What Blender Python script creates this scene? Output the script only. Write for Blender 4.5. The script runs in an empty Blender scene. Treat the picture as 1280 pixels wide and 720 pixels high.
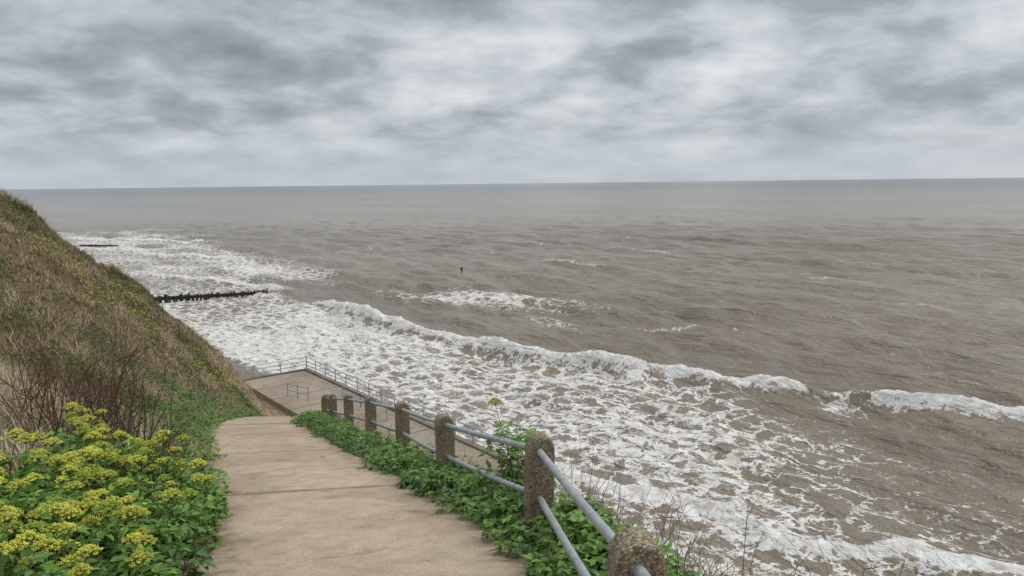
import bpy, bmesh, math, time
import numpy as np
from mathutils import Vector, Matrix
R=np.random.default_rng(7)
CAM=19.0   # eye height above sea
scene=bpy.context.scene
T0=time.time()
# ------------------------------------------------------------------ utils
def hsh(i,j,s):
    v=math.sin(i*127.1+j*311.7+s*74.7)*43758.5453
    return v-math.floor(v)
TAB=np.random.default_rng(3).random((256,256)).astype(np.float32)
def vn(x,y,s=0):
    s=int(s)
    x=np.asarray(x,np.float32);y=np.asarray(y,np.float32)
    fi=np.floor(x);fj=np.floor(y);a=x-fi;b=y-fj
    i=fi.astype(np.int32)+s*37;j=fj.astype(np.int32)+s*91
    i0=i&255;i1=(i+1)&255;j0=j&255;j1=(j+1)&255
    a=a*a*(3-2*a);b=b*b*(3-2*b)
    p=TAB[i0,j0];q=TAB[i0,j1]
    p=p+(TAB[i1,j0]-p)*a;q=q+(TAB[i1,j1]-q)*a
    return p+(q-p)*b
def fbm(x,y,s=0,o=4):
    r=0;a=.5;n=0
    for k in range(o):
        r=r+a*vn(x*2**k+k*17.3,y*2**k-k*9.1,s+k);n+=a;a*=.5
    return r/n
def sm(a,b,x):
    t=np.clip((x-a)/(b-a),0,1);return t*t*(3-2*t)
def mkmesh(name,V,F,mat,col=None,smooth=False,attrs=None):
    V=np.asarray(V,np.float32);F=np.asarray(F,np.int32)
    me=bpy.data.meshes.new(name)
    me.vertices.add(len(V));me.vertices.foreach_set('co',V.ravel())
    m,k=F.shape
    me.loops.add(m*k);me.loops.foreach_set('vertex_index',F.ravel())
    me.polygons.add(m);me.polygons.foreach_set('loop_start',np.arange(0,m*k,k,dtype=np.int32))
    me.polygons.foreach_set('loop_total',np.full(m,k,dtype=np.int32))
    if smooth: me.polygons.foreach_set('use_smooth',np.ones(m,dtype=bool))
    me.update(calc_edges=True)
    if col is not None:
        c=np.ones((len(V),4),np.float32);c[:,:3]=col
        a=me.color_attributes.new('col','FLOAT_COLOR','POINT');a.data.foreach_set('color',c.ravel())
    if attrs:
        for n,d in attrs.items():
            a=me.attributes.new(n,'FLOAT','POINT');a.data.foreach_set('value',np.asarray(d,np.float32).ravel())
    me.materials.append(mat)
    ob=bpy.data.objects.new(name,me);scene.collection.objects.link(ob)
    print(name,m,'faces t=%.1f'%(time.time()-T0))
    return ob
def grid_faces(nr,nc):
    i=np.arange(nr-1)[:,None]*nc+np.arange(nc-1)[None,:]
    i=i.ravel()
    return np.stack([i,i+1,i+nc+1,i+nc],1)
class Tubes:
    def __init__(s): s.V=[];s.F=[];s.C=[];s.n=0
    def add(s,P,rad,col=(1,1,1),k=4):
        P=np.asarray(P,float);n=len(P);rad=np.broadcast_to(rad,(n,))
        T=np.empty_like(P);T[1:-1]=P[2:]-P[:-2];T[0]=P[1]-P[0];T[-1]=P[-1]-P[-2]
        T/=np.sqrt((T*T).sum(1))[:,None]+1e-9
        ref=(0,0,1.) if abs(T[:,2]).mean()<.9 else (1.,0,0)
        A=np.empty_like(T)
        A[:,0]=T[:,1]*ref[2]-T[:,2]*ref[1];A[:,1]=T[:,2]*ref[0]-T[:,0]*ref[2];A[:,2]=T[:,0]*ref[1]-T[:,1]*ref[0]
        A/=np.sqrt((A*A).sum(1))[:,None]+1e-9
        B=np.stack([T[:,1]*A[:,2]-T[:,2]*A[:,1],T[:,2]*A[:,0]-T[:,0]*A[:,2],T[:,0]*A[:,1]-T[:,1]*A[:,0]],1)
        th=np.arange(k)*2*math.pi/k
        V=P[:,None]+rad[:,None,None]*(np.cos(th)[None,:,None]*A[:,None]+np.sin(th)[None,:,None]*B[:,None])
        i=np.arange(n-1)[:,None]*k;j=np.arange(k)[None,:];j2=(j+1)%k
        F=np.stack([i+j,i+j2,i+k+j2,i+k+j],-1).reshape(-1,4)+s.n
        s.V.append(V.reshape(-1,3));s.F.append(F);s.C.append(np.tile(np.asarray(col,float),(n*k,1)));s.n+=n*k
    def make(s,name,mat,smooth=True):
        return mkmesh(name,np.concatenate(s.V),np.concatenate(s.F),mat,np.concatenate(s.C),smooth)
def rotz(a):
    c,s=np.cos(a),np.sin(a);M=np.zeros((len(a),3,3));M[:,0,0]=c;M[:,0,1]=-s;M[:,1,0]=s;M[:,1,1]=c;M[:,2,2]=1;return M
def rotx(a):
    c,s=np.cos(a),np.sin(a);M=np.zeros((len(a),3,3));M[:,0,0]=1;M[:,1,1]=c;M[:,1,2]=-s;M[:,2,1]=s;M[:,2,2]=c;return M
def roty(a):
    c,s=np.cos(a),np.sin(a);M=np.zeros((len(a),3,3));M[:,1,1]=1;M[:,0,0]=c;M[:,0,2]=s;M[:,2,0]=-s;M[:,2,2]=c;return M
def inst(TV,TF,pos,rot,scl,col):
    n=len(pos);m=len(TV)
    scl=np.asarray(scl)
    if scl.ndim==1: scl=scl[:,None]*np.ones(3)
    V=np.matmul(TV[None]*scl[:,None,:],np.transpose(rot,(0,2,1)))+pos[:,None]
    F=(TF[None]+(np.arange(n)*m)[:,None,None]).reshape(-1,TF.shape[1])
    C=np.repeat(col[:,None],m,1).reshape(-1,3)
    return V.reshape(-1,3),F,C
def join(parts):
    V=[];F=[];C=[];n=0
    for v,f,c in parts:
        V.append(v);F.append(f+n);C.append(c);n+=len(v)
    return np.concatenate(V),np.concatenate(F),np.concatenate(C)
# ------------------------------------------------------------------ materials
def mat(name):
    m=bpy.data.materials.new(name);m.use_nodes=True
    nt=m.node_tree;b=nt.nodes['Principled BSDF'];return m,nt,b
def N(nt,t,**k):
    n=nt.nodes.new(t)
    for a,b in k.items():
        if a.startswith('_'): n.inputs[a[1:]].default_value=b
        else: setattr(n,a,b)
    return n
def ramp(nt,fac,stops):
    r=nt.nodes.new('ShaderNodeValToRGB');e=r.color_ramp.elements
    while len(e)<len(stops): e.new(.5)
    for q,(p,c) in zip(e,stops): q.position=p;q.color=(*c,1) if len(c)==3 else c
    nt.links.new(fac,r.inputs[0]);return r.outputs[0]
def mixc(nt,f,a,b,mode='MIX'):
    n=nt.nodes.new('ShaderNodeMix');n.data_type='RGBA';n.blend_type=mode
    for s,v in ((0,f),(6,a),(7,b)):
        if isinstance(v,(int,float)): n.inputs[s].default_value=v
        elif isinstance(v,tuple): n.inputs[s].default_value=(*v,1)
        else: nt.links.new(v,n.inputs[s])
    return n.outputs[2]
def mth(nt,op,a,b=None,c=None,clamp=False):
    n=nt.nodes.new('ShaderNodeMath');n.operation=op;n.use_clamp=clamp
    for i,v in enumerate((a,b,c)):
        if v is None: continue
        if isinstance(v,(int,float)): n.inputs[i].default_value=v
        else: nt.links.new(v,n.inputs[i])
    return n.outputs[0]
def sstep(nt,x,a,b):
    n=nt.nodes.new('ShaderNodeMapRange');n.interpolation_type='SMOOTHSTEP'
    for i,v in ((0,x),(1,a),(2,b)):
        if isinstance(v,(int,float)): n.inputs[i].default_value=v
        else: nt.links.new(v,n.inputs[i])
    return n.outputs[0]
def noise(nt,vec,scale,detail=5,rough=.55,dist=0):
    n=N(nt,'ShaderNodeTexNoise',_Scale=scale,_Detail=detail,_Roughness=rough,_Distortion=dist)
    nt.links.new(vec,n.inputs['Vector']);return n.outputs['Fac']
def bump(nt,h,st,dist,b,normal=None):
    n=N(nt,'ShaderNodeBump',_Strength=st,_Distance=dist);nt.links.new(h,n.inputs['Height'])
    if normal is not None: nt.links.new(normal,n.inputs['Normal'])
    if b is not None: nt.links.new(n.outputs[0],b.inputs['Normal'])
    return n.outputs[0]
def foliage_mat(name,trans=.25,rough=.5,spec=.3):
    m,nt,b=mat(name)
    a=N(nt,'ShaderNodeAttribute',attribute_name='col')
    nt.links.new(a.outputs[0],b.inputs['Base Color']);b.inputs['Roughness'].default_value=rough
    b.inputs['Specular IOR Level'].default_value=spec
    if trans>0:
        t=N(nt,'ShaderNodeBsdfTranslucent');nt.links.new(a.outputs[0],t.inputs[0])
        mx=N(nt,'ShaderNodeMixShader',_Fac=trans);nt.links.new(b.outputs[0],mx.inputs[1]);nt.links.new(t.outputs[0],mx.inputs[2])
        nt.links.new(mx.outputs[0],nt.nodes['Material Output'].inputs[0])
    return m
M_leaf=foliage_mat('leaf',.25,.42,.4)
M_grass=foliage_mat('grass_blades',0,.8,.1)
M_twig=foliage_mat('dry_twig',0,.8,.2)
M_flower=foliage_mat('umbel_flower',.2,.7,.1)

def concrete(name,c1,c2,sc=1.0,edge=False):
    m,nt,b=mat(name)
    g=N(nt,'ShaderNodeNewGeometry').outputs['Position']
    big=noise(nt,g,.7*sc,5,.6,.4);mid=noise(nt,g,5*sc,4,.6);fine=noise(nt,g,70*sc,2,.7)
    c=ramp(nt,big,[(.3,c1),(.7,c2)])
    c=mixc(nt,.5,c,ramp(nt,mid,[(.3,(.6,.6,.6)),(.7,(1.15,1.13,1.1))]),'MULTIPLY')
    c=mixc(nt,.75,c,ramp(nt,fine,[(.3,(.6,.58,.55)),(.5,(1,1,1)),(.72,(1.3,1.3,1.3))]),'MULTIPLY')
    st=noise(nt,g,1.7,6,.65,1.2)
    c=mixc(nt,sstep(nt,st,.55,.70),c,mixc(nt,1.0,c,(.66,.64,.6),'MULTIPLY'))
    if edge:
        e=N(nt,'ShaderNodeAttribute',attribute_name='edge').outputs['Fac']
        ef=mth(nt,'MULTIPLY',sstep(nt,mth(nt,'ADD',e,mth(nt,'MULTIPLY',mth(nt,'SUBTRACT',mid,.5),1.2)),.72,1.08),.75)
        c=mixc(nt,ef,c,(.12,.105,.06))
        j=N(nt,'ShaderNodeAttribute',attribute_name='joint').outputs['Fac']
        jf=mth(nt,'MULTIPLY',sstep(nt,mth(nt,'ADD',j,mth(nt,'MULTIPLY',mth(nt,'SUBTRACT',mid,.5),1.3)),.75,1.1),.5)
        c=mixc(nt,jf,c,(.14,.115,.08))
        sp_=N(nt,'ShaderNodeTexVoronoi',_Scale=26.0);nt.links.new(g,sp_.inputs['Vector'])
        c=mixc(nt,mth(nt,'MULTIPLY',mth(nt,'SUBTRACT',1.0,sstep(nt,sp_.outputs['Distance'],.10,.20)),mth(nt,'MULTIPLY',sstep(nt,mid,.5,.62),.55)),c,(.13,.10,.07))
    nt.links.new(c,b.inputs['Base Color']);b.inputs['Roughness'].default_value=.9
    b.inputs['Specular IOR Level'].default_value=.2
    h=mth(nt,'ADD',fine,mth(nt,'MULTIPLY',mid,1.5));bump(nt,h,.6,.01,b)
    return m
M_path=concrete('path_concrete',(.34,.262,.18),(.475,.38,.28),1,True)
M_prom=concrete('promenade_concrete',(.27,.215,.165),(.38,.315,.245),.5)
M_wall=concrete('sea_wall_concrete',(.16,.14,.11),(.28,.25,.2),.5)
m,nt,b=mat('aggregate_concrete');M_post=m
g=N(nt,'ShaderNodeNewGeometry').outputs['Position']
v=N(nt,'ShaderNodeTexVoronoi',_Scale=105.0);nt.links.new(g,v.inputs['Vector'])
sep=N(nt,'ShaderNodeSeparateColor');nt.links.new(v.outputs['Color'],sep.inputs[0])
c=ramp(nt,sep.outputs[0],[(0,(.085,.065,.04)),(.35,(.19,.145,.09)),(.75,(.29,.23,.15)),(1,(.46,.40,.30))])
lich=noise(nt,g,9,5,.6);c=mixc(nt,sstep(nt,lich,.55,.7),c,mixc(nt,.5,c,(.28,.24,.10)))
c=mixc(nt,.6,c,ramp(nt,noise(nt,g,4,4),[(.3,(.55,.55,.52)),(.7,(1.15,1.12,1.05))]),'MULTIPLY')
nt.links.new(c,b.inputs['Base Color']);b.inputs['Roughness'].default_value=.9
bump(nt,mth(nt,'SUBTRACT',1.0,v.outputs['Distance']),.7,.006,b)
m,nt,b=mat('galvanised_steel');M_rail=m
g=N(nt,'ShaderNodeNewGeometry').outputs['Position']
n1=noise(nt,g,12,5,.6);c=ramp(nt,n1,[(.3,(.26,.28,.29)),(.7,(.46,.48,.50))])
c=mixc(nt,sstep(nt,noise(nt,g,25,4,.7),.60,.70),c,(.20,.12,.07))
nt.links.new(c,b.inputs['Base Color']);b.inputs['Roughness'].default_value=.5;b.inputs['Metallic'].default_value=.4
m,nt,b=mat('wet_timber');M_wood=m
g=N(nt,'ShaderNodeNewGeometry').outputs['Position']
nt.links.new(ramp(nt,noise(nt,g,3,5),[(.3,(.012,.010,.008)),(.7,(.045,.038,.03))]),b.inputs['Base Color']);b.inputs['Roughness'].default_value=.6
# ------------------------------------------------------------------ terrain functions (z relative to the eye, +CAM)
_py=np.array([-12,-4,0,3,5.2,6.5,9,12,15.6,20,24,28,33,40,50,56]);_px=np.array([-.6,-.62,-.65,-.78,-1.1,-1.55,-2.75,-4.15,-5.65,-7.2,-8.35,-9.15,-9.75,-11.0,-14.0,-16.0])
_yy=np.arange(-30,90,.1);_xx=np.interp(_yy,_py,_px);_k=np.hanning(17);_k/=_k.sum();_xs=np.convolve(np.pad(_xx,8,'edge'),_k,'valid')
def pathc(y): return np.interp(y,_yy,_xs)
def pz(y):
    y=np.asarray(y,float)
    a=-(1.65+.205*y+.002*np.clip(y,0,None)**2)
    b=-8.958-.345*(y-28)
    return np.maximum(np.where(y<28,a,b),-16.52)
HW=1.2
def uw(x,y): return -.625*x+.78*y, .78*x+.625*y
def ufw(u,w): return .78*w-.625*u, .625*w+.78*u
def ground(x,y):
    x=np.asarray(x,float);y=np.asarray(y,float)
    u,w=uw(x,y);zp=pz(y);t=x-pathc(y)
    floor=np.where(w<26.2,-16.9,-20.6)
    floor=np.where((w>20.5)&(u<30),-20.6,floor)
    beach=-17.4-3.2*sm(12,28,w)
    floor=np.where(u>62.6,beach,floor)
    yr=np.interp(x,[-60,-26,-22,-16,-12,-9],[55,38,35,32.5,32.5,33])
    yc=np.minimum(y,yr)
    tl=np.clip(-t-HW-.12,0,None);tc=np.clip(-(x-pathc(yc))-HW-.12,0,None)
    k=np.interp(yc,[5.5,9,14,20,33],[.30,.45,.75,1.0,1.4])
    rise=k*(np.minimum(tc,3)+np.clip(tc-3,0,None)*.53)
    n=(fbm(x*.35,y*.35,3,5)-.5)*2.0+(fbm(x*1.3,y*1.3,11,3)-.5)*.7
    face=pz(yc)+rise*.945+n*sm(.2,3,tc)*sm(4,14,y+tc)
    face=np.minimum(face,4+.05*tc)
    over=np.clip(y-yr,0,None);over=np.sqrt(over**2+1)-1
    left=face-1.15*over
    left=np.where(over>0,np.maximum(left,zp-1.0*tl-4*np.clip(y-49,0,None)),left)
    cliff=-17.4+.85*np.clip(16-w+3*(fbm(u*.05,w*.05,5)-.5),0,None);cliff=np.minimum(cliff,2)
    left=np.maximum(left,np.where((w<16)&(y>34),cliff,-99))
    left=np.maximum(left,floor)
    tr=np.clip(t-HW,0,None);V0=.8
    d=np.clip(tr-V0,0,None)
    right=zp-.06*np.minimum(tr,V0)-1.45*np.minimum(d,4)-.8*np.clip(d-4,0,None)+n*.5*sm(0,3,d)
    right=np.maximum(right,floor)
    mid=zp-.03
    z=np.where(t<-HW-.12,left-.02,np.where(t>HW+.12,right-.02,mid))
    z2=np.maximum(floor,np.where(w<16,cliff,-99))
    return np.where(y>52,np.where(t>-HW-.12,z2,z),z)
def axis(lo,hi,d,LO,HI,g=1.06):
    a=list(np.arange(lo,hi,d));s=d
    x=a[-1]
    while x<HI: s*=g;x+=s;a.append(x)
    s=d;x=a[0];b=[]
    while x>LO: s*=g;x-=s;b.append(x)
    return np.array(b[::-1]+a)
ax=axis(-28,4,.16,-700,40);ay=axis(-2,42,.2,-14,900)
X,Y=np.meshgrid(ax,ay);Z=ground(X,Y)
sand=sm(-14.5,-12.3,X)*sm(28,32,Y)*(X<pathc(Y)-1.2)
sand=np.maximum(sand,sm(-15.5,-17,Z)*1.0)
m,nt,b=mat('hillside_soil')
g=N(nt,'ShaderNodeNewGeometry').outputs['Position']
c=ramp(nt,noise(nt,g,.35,6,.6,.5),[(.35,(.20,.15,.085)),(.55,(.14,.12,.06)),(.68,(.07,.09,.03))])
c=mixc(nt,.7,c,ramp(nt,noise(nt,g,9,5,.7),[(.3,(.4,.38,.35)),(.7,(1.3,1.3,1.25))]),'MULTIPLY')
sa=N(nt,'ShaderNodeAttribute',attribute_name='sand').outputs['Fac']
sc=ramp(nt,noise(nt,g,1.5,6,.65,1),[(.3,(.17,.12,.07)),(.7,(.36,.27,.18))])
c=mixc(nt,sstep(nt,mth(nt,'ADD',sa,mth(nt,'MULTIPLY',mth(nt,'SUBTRACT',noise(nt,g,1.2,5,.6),.5),1.2)),.35,.65),c,sc)
nt.links.new(c,b.inputs['Base Color']);b.inputs['Roughness'].default_value=.95;b.inputs['Specular IOR Level'].default_value=.1
bump(nt,noise(nt,g,7,6,.7),.8,.08,b)
V=np.stack([X,Y,Z+CAM],-1).reshape(-1,3)
mkmesh('hillside_terrain',V,grid_faces(*X.shape),m,smooth=True,attrs={'sand':sand})
# ------------------------------------------------------------------ path slabs
ys=[-6.3];
while ys[-1]<49: ys.append(ys[-1]+3.55)
Vp=[];Fp=[];Ep=[];Jp=[];n0=0
for s,(a,bb) in enumerate(zip(ys[:-1],ys[1:])):
    yy=np.concatenate([[a+.006,a+.12],np.linspace(a+.3,bb-.3,13),[bb-.12,bb-.006]]);tt=np.array([-1,-.97,-.8,-.5,-.2,.1,.4,.7,.9,.98,1])*HW
    T_,Y_=np.meshgrid(tt,yy)
    edge=np.sign(T_)*(np.abs(T_)>HW*.95)*(fbm(Y_*1.7,T_*0,21,3)-.5)*.14
    ysk=Y_+.26*T_+.02*(vn(T_*3,T_*0+s,9)-.5)
    X_=pathc(ysk)+T_+edge
    Z_=pz(ysk)+CAM+.012+ (hsh(s*1.0,3.0,1)-.5)*.014 +(fbm(X_*.8,Y_*.8,31,2)-.5)*.02
    top=np.stack([X_,ysk,Z_],-1).reshape(-1,3)
    nr,nc=T_.shape
    idx=np.arange(nr*nc).reshape(nr,nc)
    ring=np.concatenate([idx[0,:],idx[1:,-1],idx[-1,-2::-1],idx[-2:0:-1,0]])
    bot=top[ring]-np.array([0,0,.09])
    Vp.append(top);Vp.append(bot)
    e=np.abs(T_/HW).ravel();Ep.append(e);Ep.append(np.ones(len(ring)))
    jd=np.minimum(Y_-a,bb-Y_);Jp.append((1-np.clip(jd/.3,0,1)).ravel());Jp.append(np.ones(len(ring)))
    f=grid_faces(nr,nc)+n0;Fp.append(f)
    nb=n0+nr*nc;L=len(ring);q=np.arange(L);q2=(q+1)%L
    Fp.append(np.stack([ring[q]+n0,nb+q,nb+q2,ring[q2]+n0],1));n0=nb+L
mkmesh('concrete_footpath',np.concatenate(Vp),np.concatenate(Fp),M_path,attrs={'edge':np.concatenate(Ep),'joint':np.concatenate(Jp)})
# ------------------------------------------------------------------ promenade + sea wall
def prism(poly,z0,z1,name,mat_,bev=.03):
    bm=bmesh.new();vs=[bm.verts.new((p[0],p[1],z0)) for p in poly];f=bm.faces.new(vs)
    r=bmesh.ops.extrude_face_region(bm,geom=[f]);
    for v in r['geom']:
        if isinstance(v,bmesh.types.BMVert): v.co.z=z1
    bmesh.ops.recalc_face_normals(bm,faces=bm.faces)
    if bev: bmesh.ops.bevel(bm,geom=list(bm.edges),offset=bev,segments=2,affect='EDGES')
    me=bpy.data.meshes.new(name);bm.to_mesh(me);bm.free();me.materials.append(mat_)
    o=bpy.data.objects.new(name,me);scene.collection.objects.link(o);return o
prom=bpy.data.objects.new('promenade',None);scene.collection.objects.link(prom)
u0=31
us=list(np.arange(u0,62.6,3.5))
for i,(a,bb) in enumerate(zip(us[:-1],us[1:])):
    e=.012
    o=prism([ufw(a+e,20.3),ufw(bb-e,20.3),ufw(bb-e,26.0),ufw(a+e,26.0)],CAM-17.2,CAM-16.5+.004*(i%2),'deck_slab',M_prom);o.parent=prom
uE=us[-1]
o=prism([ufw(u0,26.005),ufw(uE+.3,26.005),ufw(uE+.3,26.45),ufw(u0,26.45)],CAM-21.5,CAM-16.38,'sea_wall',M_wall);o.parent=prom
o=prism([ufw(uE+.01,20.3),ufw(uE+.01,26.0),ufw(uE+.3,26.0),ufw(uE+.3,20.3)],CAM-21.5,CAM-16.38,'end_wall',M_wall);o.parent=prom
def rail_run(name,pts,h=1.1,sp=2.0,rails=(1.08,.72,.38),r=.032):
    T=Tubes()
    for i in range(len(pts)-1):
        a=np.array(pts[i],float);bb=np.array(pts[i+1],float);L=np.linalg.norm(bb-a);k=max(1,round(L/sp))
        for q in rails: T.add([a+[0,0,q],(a+bb)/2+[0,0,q],bb+[0,0,q]],r,k=6)
        for j in range(k+1):
            p=a+(bb-a)*j/k;T.add([p,p+[0,0,h*.5],p+[0,0,h]],r*1.25,k=6)
    return T.make(name,M_rail)
def P3(u,w,z): x,y=ufw(u,w);return (x,y,z+CAM)
rail_run('promenade_railing',[P3(31,26.25,-16.4),P3(uE+.1,26.25,-16.4),P3(uE+.1,21.4,-16.4)])
rail_run('step_handrail',[P3(43,24.6,-16.5),P3(49,24.6,-16.5),P3(52,24.6,-16.5)],rails=(1.05,.55))
rail_run('ramp_handrail',[P3(51.5,21.6,-16.0),P3(55.5,21.6,-16.5)],rails=(1.0,.5))
# ------------------------------------------------------------------ posts & rails beside the path
posts=[(.72,-.15),(.50,2.95),(.20,5.86),(-.84,8.76),(-1.86,11.9),(-2.98,14.9),(-4.1,17.8),(-5.25,20.8),(-6.2,23.8),(-7.05,26.7),(-7.75,29.6),(-8.3,32.5)]
def post_mesh(seed):
    bm=bmesh.new();w=.110;h=.82;d=.088
    out=[(-w*1.03,-.3),(w*1.03,-.3)]+[(w,h*q) for q in (0,.3,.6)]+[(w*math.cos(a),h-w+w*math.sin(a)) for a in np.linspace(0,math.pi,13)]+[(-w,h*q) for q in (.6,.3,0)]
    vs=[bm.verts.new((x,-d,z)) for x,z in out];f=bm.faces.new(vs)
    r=bmesh.ops.extrude_face_region(bm,geom=[f])
    for v in r['geom']:
        if isinstance(v,bmesh.types.BMVert): v.co.y=d
    bmesh.ops.recalc_face_normals(bm,faces=bm.faces)
    ed=[e for e in bm.edges if abs(e.verts[0].co.y-e.verts[1].co.y)<1e-5]
    bmesh.ops.bevel(bm,geom=ed,offset=.028,segments=3,affect='EDGES',profile=.6)
    bmesh.ops.triangulate(bm,faces=[f for f in bm.faces if len(f.verts)>4])
    bmesh.ops.subdivide_edges(bm,edges=[e for e in bm.edges if e.calc_length()>.05],cuts=2,use_grid_fill=True)
    for v in bm.verts:
        n=float(vn(v.co.x*30+seed*5,v.co.z*30,seed))-.5;n2=float(vn(v.co.y*35+seed*3,v.co.z*35,seed+4))-.5
        v.co.x*=1+n*.05;v.co.y*=1+n2*.06;v.co.z+=n*.006
    me=bpy.data.meshes.new('post');bm.to_mesh(me);bm.free();me.materials.append(M_post)
    return me
fence=bpy.data.objects.new('post_and_rail_fence',None);scene.collection.objects.link(fence)
tops=[]
for i,(x,y) in enumerate(posts):
    z=float(pz(y))+CAM+(.07 if i==2 else 0)
    o=bpy.data.objects.new('concrete_post_%d'%(i+1),post_mesh(i+1));scene.collection.objects.link(o)
    a=posts[max(i-1,0)];bq=posts[min(i+1,len(posts)-1)]
    ang=math.atan2(bq[1]-a[1],bq[0]-a[0])-math.pi/2
    o.location=(x,y,z-.02);o.rotation_euler=((hsh(i,1.,2)-.5)*.05,(hsh(i,2.,2)-.5)*.05,ang)
    o.parent=fence;tops.append(np.array([x,y,z]))
T=Tubes()
for q,sag in ((.67,.012),(.27,.02)):
    for a,bb in zip(tops[:-1],tops[1:]):
        s=np.linspace(0,1,9)[:,None];P=a+(bb-a)*s+[0,0,q];P[:,2]-=(4*s*(1-s))[:,0]*sag
        T.add(P,.027,k=10)
o=T.make('rail_tubes',M_rail);o.parent=fence
# ------------------------------------------------------------------ vegetation templates
leafT=np.array([[0,0,0],[-.30,.38,.08],[0,.42,-.02],[.30,.38,.08],[-.18,.75,.05],[0,.78,-.04],[.18,.75,.05],[0,1.05,-.12]])
leafF=np.array([[0,2,1],[0,3,2],[1,2,4],[2,5,4],[2,3,5],[3,6,5],[4,5,7],[5,6,7]])
leafLT=np.array([[0,0,0],[-.32,.5,.08],[0,1.0,-.08],[.32,.5,.08]]);leafLF=np.array([[0,2,1],[0,3,2]])
bladeT=np.array([[-.5,0,0],[.5,0,0],[-.35,.12,.5],[.35,.12,.5],[0,.45,1.0]])
bladeF=np.array([[0,1,3],[0,3,2],[2,3,4]])
def cl(c,n,var=.25,hue=.12):
    c=np.asarray(c,float)
    if c.ndim==1: c=np.tile(c,(n,1))
    v=1+(R.random((n,1))-.5)*2*var;h=1+(R.random((n,3))-.5)*2*hue
    return np.clip(c*v*h,0,1)
def leaves(pos,size,col,tilt=(.3,1.2),lo=False):
    n=len(pos)
    rot=rotz(R.random(n)*2*math.pi)@rotx(R.uniform(*tilt,n)*-1+.6)@roty(R.normal(0,.35,n))
    return inst(leafLT if lo else leafT,leafLF if lo else leafF,pos,rot,size,col)
def blades(pos,wid,length,col,lean=.5):
    n=len(pos)
    rot=rotz(R.random(n)*2*math.pi)@rotx(-np.abs(R.normal(0,lean,n)))
    s=np.stack([wid,length,length],1)
    return inst(bladeT,bladeF,pos,rot,s,col)
def hillcolor(x,y):
    n=fbm(x*.30,y*.30,41,5);n2=fbm(x*1.4,y*1.4,47,3)
    up=sm(18,27,y)*.04-.035
    g=sm(.50,.60,n+(n2-.5)*.4+up)
    straw=np.array([.44,.35,.225]);br=np.array([.225,.165,.105]);gr=np.array([.15,.18,.055]);gd=np.array([.085,.105,.04])
    c=straw*(n2[:,None])+br*(1-n2[:,None])
    n3=sm(.35,.65,fbm(x*.8,y*.8,53,3))[:,None]
    return c*(1-g[:,None])+(gr*n3+gd*(1-n3))*g[:,None],g
n=330000
y=4+34*R.random(n)**.85;tl=R.uniform(0,1,n)*19;x=pathc(y)-HW-.05-tl
keep=(x>-.76*y-2.0);x,y=x[keep],y[keep]
z=ground(x,y)+CAM
c,gf=hillcolor(x,y)
sandz=sm(-14.5,-12.0,x)*sm(29,32,y)
keep=R.random(len(x))>sandz*.85
x,y,z,c,gf=[q[keep] for q in (x,y,z,c,gf)]
pos=np.stack([x,y,z-.02],1);n=len(x)
tuft=sm(.42,.68,fbm(x*1.7,y*1.7,73,2))
V,F,C=blades(pos,.009+.0006*y*R.uniform(.6,1.4,n),R.uniform(.07,.25,n)*(1-.25*gf)*(.6+1.6*tuft),cl(c*(.72+.55*tuft)[:,None],n,.4,.08),1.0)
mkmesh('hillside_grass',V,F,M_grass,C)
def cloud_pts(cx,cy,r,h,n):
    a=R.random(n)*2*math.pi;q=np.sqrt(R.random(n))*r
    x=cx+np.cos(a)*q;y=cy+np.sin(a)*q
    zz=ground(x,y)+CAM+h*(1-(q/r)**2)*R.uniform(.25,1,n)
    return np.stack([x,y,zz],1)
parts=[]
for i in range(290):
    yy=R.uniform(9,31);t=R.exponential(.5)+.02
    p=cloud_pts(pathc(yy)-HW-t,yy,R.uniform(.2,.5),R.uniform(.12,.42),160)
    g=R.random();base=np.array([.075,.135,.028])*(1-g)+np.array([.17,.25,.05])*g
    parts.append(leaves(p,R.uniform(.05,.10,len(p)),cl(base,len(p),.4,.12),lo=True))
k=0
while k<300:
    yy=R.uniform(11,34);t=R.uniform(.8,16);xx=float(pathc(yy))-HW-t
    cc,gg=hillcolor(np.array([xx]),np.array([yy]))
    if gg[0]<.6 and R.random()>.05:
        k+=.2;continue
    k+=1
    if xx<-.8*yy-2: continue
    p=cloud_pts(xx,yy,R.uniform(.3,.9),R.uniform(.1,.45),120)
    base=np.array([.07,.095,.033])*(.7+R.random()*1.3)
    parts.append(leaves(p,R.uniform(.05,.09,len(p)),cl(base,len(p),.45,.15),lo=True))
V,F,C=join(parts);mkmesh('hillside_scrub',V,F,M_leaf,C)
bm=bmesh.new();bmesh.ops.create_icosphere(bm,subdivisions=1,radius=1);bm.verts.ensure_lookup_table()
icoV=np.array([v.co[:] for v in bm.verts]);icoF=np.array([[v.index for v in f.verts] for f in bm.faces]);bm.free()
parts=[]
for (xa,ya,sx,sy,n) in ((-13.3,26,.9,1.8,110),(-15.8,28.5,1.0,1.2,130),(-18.5,31,1.0,1.2,80),(-12.2,29.5,.4,1.2,50),(-20,27,1.5,2,60)):
    x=R.normal(xa,sx,n);y=R.normal(ya,sy,n);k=x<pathc(y)-HW-.7;x,y=x[k],y[k]
    z=ground(x,y)+CAM+R.uniform(.15,.35,len(x))
    pos=np.stack([x,y,z],1);nn=len(x)
    parts.append(inst(icoV,icoF,pos,rotz(R.random(nn)*6),np.stack([R.uniform(.04,.07,nn)]*2+[R.uniform(.02,.05,nn)],1),cl((.38,.38,.08),nn,.25,.1)))
    lp=np.repeat(pos,8,0)+R.normal(0,.16,(nn*8,3))*[1,1,.7]-[0,0,.15]
    parts.append(leaves(lp,R.uniform(.06,.11,len(lp)),cl((.16,.20,.05),len(lp),.4,.12)))
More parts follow.
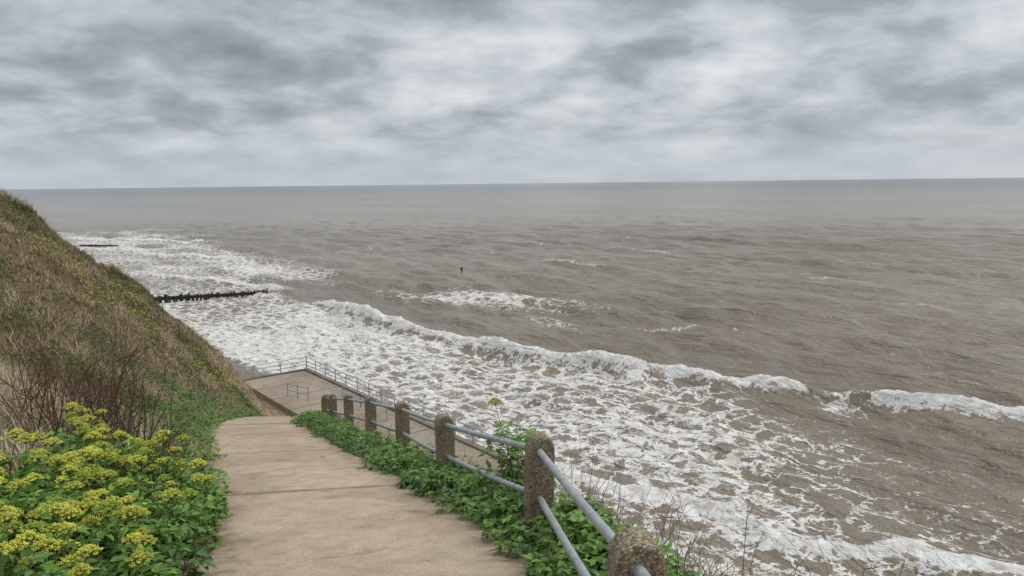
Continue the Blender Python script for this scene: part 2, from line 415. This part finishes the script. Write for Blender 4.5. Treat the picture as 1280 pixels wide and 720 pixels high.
V,F,C=join(parts);mkmesh('hillside_alexanders',V,F,M_flower,C)
# ------------------------------------------------------------------ Alexanders plants (yellow-green umbels)
def alexanders(name,places,stemcol=(.16,.22,.06),bright=1.0):
    T=Tubes();LP=[];LS=[];LC=[];FP=[];FS=[];FC=[];LR=[]
    for (x,y,h,nu) in places:
        z=float(ground(np.array([x]),np.array([y]))[0])+CAM
        tone=R.random();hf=.6 if h<.7 else .9
        base=(np.array([.06,.135,.02])*(1-tone)+np.array([.15,.26,.04])*tone)*bright
        for k in range(int(14*h/.6)+2):
            a=R.random()*2*math.pi;L=R.uniform(.15,.42)*min(max(h,.3),.5)/.7;el=R.uniform(.25,1.25)
            z0=z+R.uniform(.0,hf)*h
            d=np.array([math.cos(a)*math.cos(el),math.sin(a)*math.cos(el),math.sin(el)])
            p0=np.array([x,y,z0])+R.normal(0,.03,3)*[1,1,0];p1=p0+d*L*.6;p2=p0+d*L+np.array([0,0,-.05*L])
            T.add([p0,p1,p2],[.004,.003,.002],stemcol,3)
            side=np.array([-math.sin(a),math.cos(a),0])
            for (cc,off) in ((p2,0),(p1*.35+p2*.65+side*.07,1.1),(p1*.35+p2*.65-side*.07,-1.1)):
                for da in (-.9,0,.9):
                    LP.append(cc+R.normal(0,.008,3));LR.append((a-math.pi/2+off+da+R.normal(0,.2),R.normal(-.15,.35),R.normal(0,.3)))
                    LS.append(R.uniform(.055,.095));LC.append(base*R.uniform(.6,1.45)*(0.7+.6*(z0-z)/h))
        if h>=.7: T.add([[x,y,z],[x+.01,y,z+h*.5],[x,y+.02,z+h]],[.008,.006,.004],stemcol,5)
        for k in range(nu):
            a=R.random()*2*math.pi;sp=R.uniform(.02,.24)
            top=np.array([x+math.cos(a)*sp,y+math.sin(a)*sp,z+h*R.uniform(1.0,1.3)])
            mid=np.array([x+math.cos(a)*sp*.3,y+math.sin(a)*sp*.3,z+h*.6])
            T.add([[x,y,z+.1],mid,top],[.007,.005,.003],stemcol,4)
            rad=R.uniform(.034,.062);m_=18
            cu=np.array([.72,.72,.13])*R.uniform(.85,1.12) if R.random()<.85 else np.array([.43,.54,.10])
            for j in range(m_):
                ph=j*2.39996;r_=math.sqrt((j+.5)/m_)
                c_=top+np.array([math.cos(ph)*r_*rad*1.25,math.sin(ph)*r_*rad*1.25,rad*.8*(1-r_*r_)+R.normal(0,.003)+.012])
                T.add([top-[0,0,.012],(top+c_)/2,c_],.0013,stemcol,3)
                FP.append(c_);FS.append(rad*R.uniform(.22,.34));FC.append(cu*R.uniform(.75,1.2))
    LP=np.array(LP);LR=np.array(LR)
    rot=rotz(LR[:,0])@rotx(LR[:,1])@roty(LR[:,2])
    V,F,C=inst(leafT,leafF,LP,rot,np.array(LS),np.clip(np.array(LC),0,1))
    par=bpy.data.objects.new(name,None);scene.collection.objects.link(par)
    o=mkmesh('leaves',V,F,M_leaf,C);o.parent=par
    o=T.make('stems',M_leaf);o.parent=par
    if FP:
        FP=np.array(FP);FS=np.array(FS);FC=np.array(FC)
        V,F,C=inst(icoV,icoF,FP,rotz(R.random(len(FP))*6),np.stack([FS,FS,FS*.75],1)*.8,FC*.75)
        q=9;dirs=R.normal(0,1,(len(FP)*q,3));dirs[:,2]=np.abs(dirs[:,2]);dirs/=np.linalg.norm(dirs,axis=1)[:,None]
        P=np.repeat(FP,q,0)+dirs*np.repeat(FS,q)[:,None]
        octV=np.array([[1,0,0],[-1,0,0],[0,1,0],[0,-1,0],[0,0,1],[0,0,-1.]]);octF=np.array([[0,2,4],[2,1,4],[1,3,4],[3,0,4],[2,0,5],[1,2,5],[3,1,5],[0,3,5]])
        parts=[(V,F,C),inst(octV,octF,P,rotz(R.random(len(P))*6),np.repeat(FS,q)*.28,np.clip(np.repeat(FC,q,0)*R.uniform(.85,1.35,(len(P),1)),0,.92))]
        V,F,C=join(parts);o=mkmesh('flower_umbels',V,F,M_flower,C);o.parent=par
    return par
pl=[]
while len(pl)<125:
    y=R.uniform(3.0,8.2);t=R.uniform(.02,2.6)
    x=float(pathc(y))-HW-t
    if x<-.74*y-.4: continue
    if t>np.interp(y,[3,4.5,6,7.2,8.2],[2.0,1.8,1.6,.8,.4]): continue
    h=R.uniform(.26,.46) if t>.35 else R.uniform(.24,.40)
    if t>.4: nu=int(R.integers(0,5))
    else: nu=int(R.integers(0,2))
    pl.append((x,y,h,nu))
for i in range(10):
    y=R.uniform(5.8,7.0);pl.append((-.6*y+R.normal(0,.12),y,R.uniform(.45,.6),2))
alexanders('alexanders_plant',pl,bright=1.3)
# ------------------------------------------------------------------ verge on the seaward side
pl=[]
for i in range(370):
    y=3.0+27*R.random()**1.35
    t=R.uniform(-.08,1.15)
    if t<.2 and R.random()<.3: continue
    h=R.uniform(.14,.34)*(1.0 if t>.2 else .7)*(1-.012*y)
    x=float(pathc(y))+HW+t-.02
    pl.append((x,y,h+.04,0))
for (x,y,h) in ((.9,4.2,.4),(.55,5.4,.45),(.1,8.4,.5),(-.3,9.3,.45)):
    pl.append((x,y,h,0))
pl+=[(.03,7.05,.88,1),(-.07,7.2,.75,0),(.12,7.25,.72,0)]
for i in range(100):
    y=3.0+5*R.random();pl.append((float(pathc(y))+HW+R.uniform(.2,1.35),y,R.uniform(.2,.34),0))
alexanders('verge_plant',pl,bright=1.1)
parts=[]
n=5200;y=3+27*R.random(n)**1.2;t=R.uniform(-.08,1.3,n);x=pathc(y)+HW+t
pos=np.stack([x,y,ground(x,y)+CAM-.01],1)
parts.append(blades(pos,R.uniform(.006,.014,n),R.uniform(.08,.3,n),cl((.11,.165,.04),n,.4,.15),.5))
n=9500;y=2.8+25*R.random(n)**1.7;t=R.uniform(.9,2.5,n);x=pathc(y)+HW+t
pos=np.stack([x,y,ground(x,y)+CAM-.01],1)
parts.append(blades(pos,R.uniform(.005,.010,n),R.uniform(.3,.8,n),cl((.38,.30,.20),n,.4,.1),.5))
n=9000;y=3+27*R.random(n)**1.3;t=R.uniform(.0,1.25,n);x=pathc(y)+HW+t
pos=np.stack([x,y,ground(x,y)+CAM+R.uniform(.02,.16,n)],1)
parts.append(leaves(pos,R.uniform(.04,.09,n),cl((.07,.13,.026),n,.45,.15)))
V,F,C=join(parts);mkmesh('verge_undergrowth',V,F,M_leaf,C)
# ------------------------------------------------------------------ twigs
def branch(T,p,d,L,r,depth,col,wob=.25,up=.0):
    n=5;P=[np.array(p,float)];d=np.array(d,float);d/=np.linalg.norm(d)
    for i in range(n):
        d=d+R.normal(0,wob*.4,3)+[0,0,up];d/=np.linalg.norm(d);P.append(P[-1]+d*L/n)
    T.add(P,np.linspace(r,r*.45,n+1),np.array(col)*R.uniform(.7,1.3),4)
    if depth>0:
        for k in range(int(R.integers(2,5))):
            i=int(R.integers(1,n+1));dd=d+R.normal(0,.55,3);branch(T,P[i],dd,L*R.uniform(.35,.6),r*.55,depth-1,col,wob,up)
T=Tubes()
for i in range(85):
    y=R.normal(7.9,.45);x=-4.65+R.normal(0,.36)-(y-7.9)*.5
    z=float(ground(np.array([x]),np.array([y]))[0])+CAM-.03
    branch(T,(x,y,z),(R.normal(0,.22),R.normal(0,.22),1),R.uniform(.5,1.2),.009,2,(.13,.075,.052),.25,.03)
T.make('dead_shrub',M_twig)
T=Tubes()
for i in range(520):
    y=2.8+5.0*R.random();x=float(pathc(y))+HW+R.uniform(.9,2.2)
    z=float(ground(np.array([x]),np.array([y]))[0])+CAM-.03
    branch(T,(x,y,z),(R.normal(.35,.4),R.normal(0,.3),.8),R.uniform(.4,.95),.0045,1,(.22,.165,.12),.4)
for i in range(200):
    y=8.5+14*R.random();x=float(pathc(y))+HW+R.uniform(.8,1.6)
    z=float(ground(np.array([x]),np.array([y]))[0])+CAM-.03
    branch(T,(x,y,z),(R.normal(.2,.35),R.normal(0,.3),.9),R.uniform(.3,.7),.004,1,(.22,.17,.12),.4)
for i in range(160):
    y=R.uniform(12,27);x=float(pathc(y))-HW-R.uniform(.8,7)
    z=float(ground(np.array([x]),np.array([y]))[0])+CAM-.03
    branch(T,(x,y,z),(R.normal(.1,.3),R.normal(0,.3),.9),R.uniform(.4,.9),.009,1,(.18,.13,.09),.4)
T.make('dry_stems',M_twig)
n=11000;y=R.uniform(6.0,10.5,n);x=-.61*y-R.uniform(-.5,1.6,n)
k=(x<pathc(y)-HW-1.0)&(R.random(n)<.25+1.2*sm(.45,.6,fbm(x*1.5,y*1.5,77,2)));x,y=x[k],y[k];n=len(x)
pos=np.stack([x,y,ground(x,y)+CAM-.02],1)
V,F,C=blades(pos,R.uniform(.004,.008,n),R.uniform(.22,.55,n),cl((.52,.44,.31),n,.35,.08),1.0)
mkmesh('straw_grass',V,F,M_grass,C)
# ------------------------------------------------------------------ sea
na=960;th=np.radians(np.linspace(-60,60,na));rr=[19.0]
while rr[-1]<330: rr.append(rr[-1]*1.0045)
while rr[-1]<45000: rr.append(rr[-1]*1.03)
rr=np.array(rr);nr=len(rr)
TH,RR=np.meshgrid(th.astype(np.float32),rr.astype(np.float32));X=np.sin(TH)*RR;Y=np.cos(TH)*RR
U,W=uw(X,Y)
Z=np.zeros_like(X)
mods=[(.55+.9*vn(U/22+i*3,W/22,i+9)).astype(np.float32) for i in range(6)]
phs=[(2.2*vn(U/40,W/40,i+40)).astype(np.float32) for i in range(5)]
nrr=int((rr<420).sum())
for i in range(46):
    lam=2.0*(14/2.0)**R.random() if i<36 else R.uniform(14,32)
    a=R.normal(0,.38);kx=2*math.pi/lam
    ph=R.random()*6.28
    amp=.0095*lam**.88*(1 if lam<14 else .5)
    s_=slice(0,nrr)
    fade=np.clip((lam/ (RR[s_]*.0045)-3)/4,0,1)
    arg=kx*(W[s_]*math.cos(a)+U[s_]*math.sin(a))+ph+phs[i%5][s_]
    sgn=np.sin(arg);Z[s_]+=amp*fade*(sgn+.35*(1-2*sgn*sgn))*mods[i%6][s_]
Z*=sm(20,60,W)*.75+.3
foam=np.zeros_like(X)
print('waves',time.time()-T0)
def crest(uk,wk,A,ul,uh,back=3.2,front=1.0,foamw=2.5,broken=None,seed=0,fs=1.0):
    wm=np.interp(U,uk,wk)
    I=np.nonzero((np.abs(W-wm)<4*max(back,front)+foamw*2+3)&(U>ul[0])&(U<uh[1]))
    u=U[I];w=W[I];wc=wm[I]+(fbm(u*.12,u*0+seed,seed,4)-.5)*3.0+(fbm(u*.7,u*0+seed+7,seed,3)-.5)*.9
    s=w-wc
    env=sm(ul[0],ul[1],u)*(1-sm(uh[0],uh[1],u))
    nn=fbm(u*.25+seed,w*.1,seed+3,3)
    br=(env if broken is None else broken(u)*env) if foamw>0 else env*0
    fr=front*(1+.7*br)
    prof=np.where(s>0,np.exp(-(s/back)**2),np.exp(-(s/fr)**2)*1.12-.12*np.exp(-((s+2.5*fr)/fr/1.2)**2))
    z=A*env*(.65+.7*nn)*prof*(1-.15*br)
    if foamw>0:
        lump=fbm(u*2.4,w*2.4,seed+5,4)
        fb=br*sm(-foamw*(.5+1.1*nn),-foamw*.2,s)*(1-sm(.0,.5,s+(lump-.5)*.8))
        z=z+fb*(lump-.4)*.26
        foam[I]=np.maximum(foam[I],fb*fs*(.66+.5*lump))
    Z[I]+=z
uk=[5,18,22,26,30,35,42,49,55,63,77,93,112,130];wk=[65.5,64,62.9,61.7,61.6,61.2,56.9,55.4,52.8,50.8,48.8,48.6,49.6,51]
def brk(u): return np.clip(sm(31.5,35,u)+(1-sm(26,28.5,u))*sm(16.5,18,u)+.5*(1-sm(31,34,u))*sm(24,28,u),0,1)
crest(uk,wk,1.25,(2,10),(106,118),3.0,.95,2.3,brk,2)
crest([120,133,157,173,190],[52,51,43.5,40,38],.8,(125,133),(172,185),3,1.1,2.6,None,5)
crest([180,194,231,250],[70,66,50.8,47],.8,(188,196),(240,255),3.5,1.3,3.5,None,8)
crest([250,264,306,340],[80,76,51.6,45],.8,(255,266),(320,340),4,1.5,4.5,None,11)
crest([4,11,15,19,23,27,31,40,60],[43,40.3,38.1,35.0,34.5,34.6,32.2,31,29],.35,(0,6),(33,42),1.6,.7,2.6,None,14,1.0)
crest([0,20,60],[52,50,46],.3,(0,6),(30,45),2,1.0,0,None,17)
for (wa,ua,L,A,sd) in ((75,95,35,.5,20),(88,70,30,.5,22),(104,30,40,.5,24),(78,20,22,.45,26),(125,90,45,.6,28),(160,75,60,.85,30),(100,225,35,.5,32),(118,150,50,.5,34),(150,10,50,.65,36),(200,140,80,.75,38),(95,-5,30,.45,40),(70,140,25,.6,42),(84,40,18,.4,44),(92,110,22,.45,46)):
    crest([ua-60,ua+60],[wa+3,wa-3],A,(ua-L,ua-L*.4),(ua+L*.4,ua+L),4.5,1.8,0,None,sd)
n1=fbm(U*.06,W*.10,51,4);n2=fbm(U*.25,W*.35,57,4)
wc=np.interp(U,uk,wk)
zone=sm(25,27,W)*(1-sm(-3,1,W-wc))
densu=np.interp(U,[5,15,25,35,45,60,90,120,160],[.36,.35,.37,.44,.52,.61,.67,.56,.45])
dens=densu+(n1-.5)*.50+(n2-.5)*.26
dens-=.26*sm(.1,.7,(W-43)/np.clip(wc-43,5,99))*(1-sm(30,42,U))
dens+=.10*(1-sm(36,43,W))*(1-sm(40,60,U))
dens*=zone
shore=sm(24,27,W)*(1-sm(30,35,W+ (n2-.5)*5));dens=np.maximum(dens,shore*(.54+.6*(n2-.5)))
d2=sm(118,130,U)*sm(25,30,W)*(1-sm(60,80,W-(U-130)*.12))*(.38+(n1-.5)*1.1)
dens=np.maximum(dens,d2*(1-sm(330,420,U)))
patch=np.exp(-((U-96)/22)**2-((W-(71+ (98-U)*.35))/9)**2);dens=np.maximum(dens,patch*(.60+(n2-.5)*.6))
patch=np.exp(-((U-60)/8)**2-((W-(77+ (60-U)*1.0))/2.2)**2);dens=np.maximum(dens,patch*.45)
patch=np.exp(-((U-75)/10)**2-((W-66)/3)**2);dens=np.maximum(dens,patch*.42)
patch=np.exp(-((U-29.5)/2.6)**2-((W-59.3)/2.0)**2);dens=np.maximum(dens,patch*(.55+(n2-.5)*.5))
cap=sm(.84,.88,fbm(U*.06+3,W*.22,61,4)+ .12*sm(0,.5,Z))*(W>60)*(RR<260);dens=np.maximum(dens,cap*.38)
foam=np.clip(np.maximum(foam,np.clip(dens,0,.80)),0,1.1)
Z+=foam*(fbm(U*2.2,W*2.2,66,3)-.5)*.10
V=np.stack([X,Y,Z],-1).reshape(-1,3)
m,nt,b=mat('sea_water')
geo=N(nt,'ShaderNodeNewGeometry');g=geo.outputs['Position']
mp=N(nt,'ShaderNodeMapping',vector_type='POINT');mp.inputs['Rotation'].default_value=(0,0,-math.atan2(.625,.78));nt.links.new(g,mp.inputs[0])
r=mp.outputs[0]   # x=w, y=u
def stretch(sx,sy):
    q=N(nt,'ShaderNodeMapping');q.inputs['Scale'].default_value=(sx,sy,1);nt.links.new(r,q.inputs[0]);return q.outputs[0]
big=noise(nt,stretch(1,.35),.012,4,.6,.3)
c=ramp(nt,big,[(.35,(.215,.174,.125)),(.65,(.285,.236,.176))])
med=noise(nt,stretch(1,.3),.11,4,.6)
c=mixc(nt,.55,c,ramp(nt,med,[(.3,(.68,.68,.69)),(.7,(1.18,1.17,1.15))]),'MULTIPLY')
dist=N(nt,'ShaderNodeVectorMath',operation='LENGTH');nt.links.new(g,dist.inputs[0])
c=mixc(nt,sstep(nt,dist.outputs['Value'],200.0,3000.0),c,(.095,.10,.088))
fa=N(nt,'ShaderNodeAttribute',attribute_name='foam').outputs['Fac']
dn=N(nt,'ShaderNodeTexNoise',_Scale=.5,_Detail=4.0,_Roughness=.6);nt.links.new(r,dn.inputs['Vector'])
dsub=N(nt,'ShaderNodeVectorMath',operation='SUBTRACT');nt.links.new(dn.outputs['Color'],dsub.inputs[0]);dsub.inputs[1].default_value=(.5,.5,.5)
dsc=N(nt,'ShaderNodeVectorMath',operation='SCALE',_Scale=3.2);nt.links.new(dsub.outputs[0],dsc.inputs[0])
dad=N(nt,'ShaderNodeVectorMath',operation='ADD');nt.links.new(stretch(1,.7),dad.inputs[0]);nt.links.new(dsc.outputs[0],dad.inputs[1])
def vor(s):
    v=N(nt,'ShaderNodeTexVoronoi',feature='DISTANCE_TO_EDGE',_Scale=s,voronoi_dimensions='2D');nt.links.new(dad.outputs[0],v.inputs['Vector']);return v.outputs['Distance']
l1=mth(nt,'SUBTRACT',1.0,sstep(nt,vor(.55),0,.34));l2=mth(nt,'SUBTRACT',1.0,sstep(nt,vor(1.7),0,.34))
nf=noise(nt,r,2.5,5,.65,.3)
lv=mth(nt,'ADD',mth(nt,'ADD',mth(nt,'MULTIPLY',l1,.32),mth(nt,'MULTIPLY',l2,.27)),mth(nt,'MULTIPLY',nf,.50))
thr=mth(nt,'SUBTRACT',1.02,mth(nt,'MULTIPLY',fa,.98))
mask=sstep(nt,mth(nt,'SUBTRACT',lv,thr),-.03,.15)
mask=mth(nt,'MULTIPLY',mask,sstep(nt,fa,.05,.2))
fcol=ramp(nt,noise(nt,r,1.3,4,.6),[(.3,(.58,.53,.46)),(.6,(.82,.81,.78))])
c=mixc(nt,mth(nt,'MULTIPLY',sstep(nt,fa,.2,.9),.5),c,(.38,.305,.225))
c=mixc(nt,mth(nt,'MULTIPLY',mask,.93),c,fcol)
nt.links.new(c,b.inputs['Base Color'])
rg=mth(nt,'ADD',.17,mth(nt,'MULTIPLY',mask,.6));nt.links.new(rg,b.inputs['Roughness']);b.inputs['IOR'].default_value=1.33
h1=noise(nt,stretch(1,.5),1.1,5,.68,.4);h2=noise(nt,stretch(1,.35),.14,4,.68,.2)
nb=bump(nt,h2,1.0,2.6,None);nb=bump(nt,h1,1.0,.75,None,nb)
bump(nt,mth(nt,'ADD',mask,mth(nt,'MULTIPLY',nf,.6)),.35,.06,b,nb)
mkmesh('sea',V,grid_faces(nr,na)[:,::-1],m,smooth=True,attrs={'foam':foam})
# ------------------------------------------------------------------ groynes, marker
def pile(T,x,y,z1,r=.16,z0=-1.5): T.add([[x,y,z0],[x+R.normal(0,.04),y,(z0+z1)/2],[x+R.normal(0,.08),y+R.normal(0,.05),z1]],[r,r,r*.9],k=7)
def groyne(name,a,bb,n,zt,broken=0):
    T=Tubes();a=np.array(a);bb=np.array(bb)
    for i in range(n):
        p=a+(bb-a)*i/(n-1)
        if broken and R.random()<broken: continue
        pile(T,p[0]+R.normal(0,.08),p[1]+R.normal(0,.1),zt*(1-.55*i/n)+R.uniform(-.15,.35),R.uniform(.15,.22))
    if not broken:
        for q in (.3,.62):
            P=np.array([[*(a+(bb-a)*s),zt*(1-.55*s)*q+.15] for s in np.linspace(0,1,12)]);T.add(P,.17,k=4)
    return T.make(name,M_wood,False)
groyne('timber_groyne',(-60,121),(-43.2,129.5),42,1.1)
groyne('timber_groyne.001',(-142,243),(-128.5,241.7),24,.5)
T=Tubes();x,y=-10.8,158.3
T.add([[x,y,-2],[x,y,.2],[x,y,1.1],[x,y,1.12]],[.16,.16,.16,.02],k=8);T.add([[x,y,.75],[x,y,.8],[x,y,1.15],[x,y,1.2]],[.05,.28,.28,.05],k=8)
T.make('marker_post',M_wood)
# ------------------------------------------------------------------ sky & light
w=bpy.data.worlds.new('World');scene.world=w;w.use_nodes=True;nt=w.node_tree
bg=nt.nodes['Background'];out=nt.nodes['World Output']
EL=math.radians(42);AZ=math.radians(60)
sk=nt.nodes.new('ShaderNodeTexSky');sk.sky_type='NISHITA';sk.sun_disc=False;sk.sun_elevation=EL;sk.sun_rotation=AZ
nt.links.new(sk.outputs[0],bg.inputs[0]);bg.inputs[1].default_value=.1
tc=nt.nodes.new('ShaderNodeTexCoord').outputs['Generated']
sp=nt.nodes.new('ShaderNodeSeparateXYZ');nt.links.new(tc,sp.inputs[0])
zc=mth(nt,'MAXIMUM',sp.outputs[2],0.0)
inv=mth(nt,'DIVIDE',1.0,mth(nt,'ADD',zc,.30))
cb=nt.nodes.new('ShaderNodeCombineXYZ');nt.links.new(mth(nt,'MULTIPLY',sp.outputs[0],inv),cb.inputs[0]);nt.links.new(mth(nt,'MULTIPLY',sp.outputs[1],inv),cb.inputs[1])
nt.links.new(mth(nt,'MULTIPLY',zc,2.0),cb.inputs[2])
n1=noise(nt,cb.outputs[0],1.3,2,.5,.2);n2=noise(nt,cb.outputs[0],3.8,7,.56,.2)
dens=mth(nt,'ADD',mth(nt,'MULTIPLY',n1,.45),mth(nt,'MULTIPLY',n2,.55))
def lobe(x0,z0,sx,sz,amt):
    a=mth(nt,'DIVIDE',mth(nt,'SUBTRACT',sp.outputs[0],x0),sx);bq=mth(nt,'DIVIDE',mth(nt,'SUBTRACT',sp.outputs[2],z0),sz)
    q=mth(nt,'ADD',mth(nt,'MULTIPLY',a,a),mth(nt,'MULTIPLY',bq,bq))
    return mth(nt,'MULTIPLY',mth(nt,'EXPONENT',mth(nt,'MULTIPLY',q,-1.0)),amt)
for l in ((.04,.245,.30,.045,.13),(.09,.165,.07,.018,.05),(-.28,.24,.08,.025,.06),(-.5,.14,.16,.045,.03),(.5,.22,.22,.025,.06),(-.15,.175,.07,.028,-.04),(.58,.14,.07,.022,-.06),(-.35,.19,.10,.03,-.02),(.3,.15,.2,.04,.02)):
    dens=mth(nt,'ADD',dens,lobe(*l))
cc=ramp(nt,dens,[(.38,(.78,.795,.81)),(.45,(.63,.66,.69)),(.52,(.50,.54,.585)),(.58,(.375,.405,.45)),(.68,(.25,.27,.31))])
hz=mth(nt,'SUBTRACT',1.0,sstep(nt,zc,.0,.10))
cc=mixc(nt,mth(nt,'MULTIPLY',hz,.8),cc,(.51,.57,.635))
zen=mth(nt,'ADD',1.0,mth(nt,'MULTIPLY',sstep(nt,zc,.36,.85),1.2))
bg2=nt.nodes.new('ShaderNodeBackground');nt.links.new(cc,bg2.inputs[0]);nt.links.new(zen,bg2.inputs[1])
mx=nt.nodes.new('ShaderNodeMixShader');mx.inputs[0].default_value=.93
nt.links.new(bg.outputs[0],mx.inputs[1]);nt.links.new(bg2.outputs[0],mx.inputs[2]);nt.links.new(mx.outputs[0],out.inputs[0])
L=bpy.data.lights.new('sun','SUN');L.energy=1.4;L.angle=math.radians(20);L.color=(1,.96,.9)
lo=bpy.data.objects.new('sun',L);scene.collection.objects.link(lo)
d=Vector((math.sin(AZ)*math.cos(EL),math.cos(AZ)*math.cos(EL),math.sin(EL)))
lo.rotation_euler=d.to_track_quat('Z','Y').to_euler()
# ------------------------------------------------------------------ camera
cam=bpy.data.cameras.new('camera');cam.lens=26;cam.sensor_width=36;cam.clip_end=60000;cam.clip_start=.05
co=bpy.data.objects.new('camera',cam);scene.collection.objects.link(co);scene.camera=co
p=math.radians(8.07);roll=-math.atan(15/1280)
co.matrix_world=Matrix.Translation((0,0,CAM))@Matrix.Rotation(math.pi/2-p,4,'X')@Matrix.Rotation(roll,4,'Z')
scene.view_settings.view_transform='Standard';scene.view_settings.look='None';scene.view_settings.exposure=0
print('total',time.time()-T0)
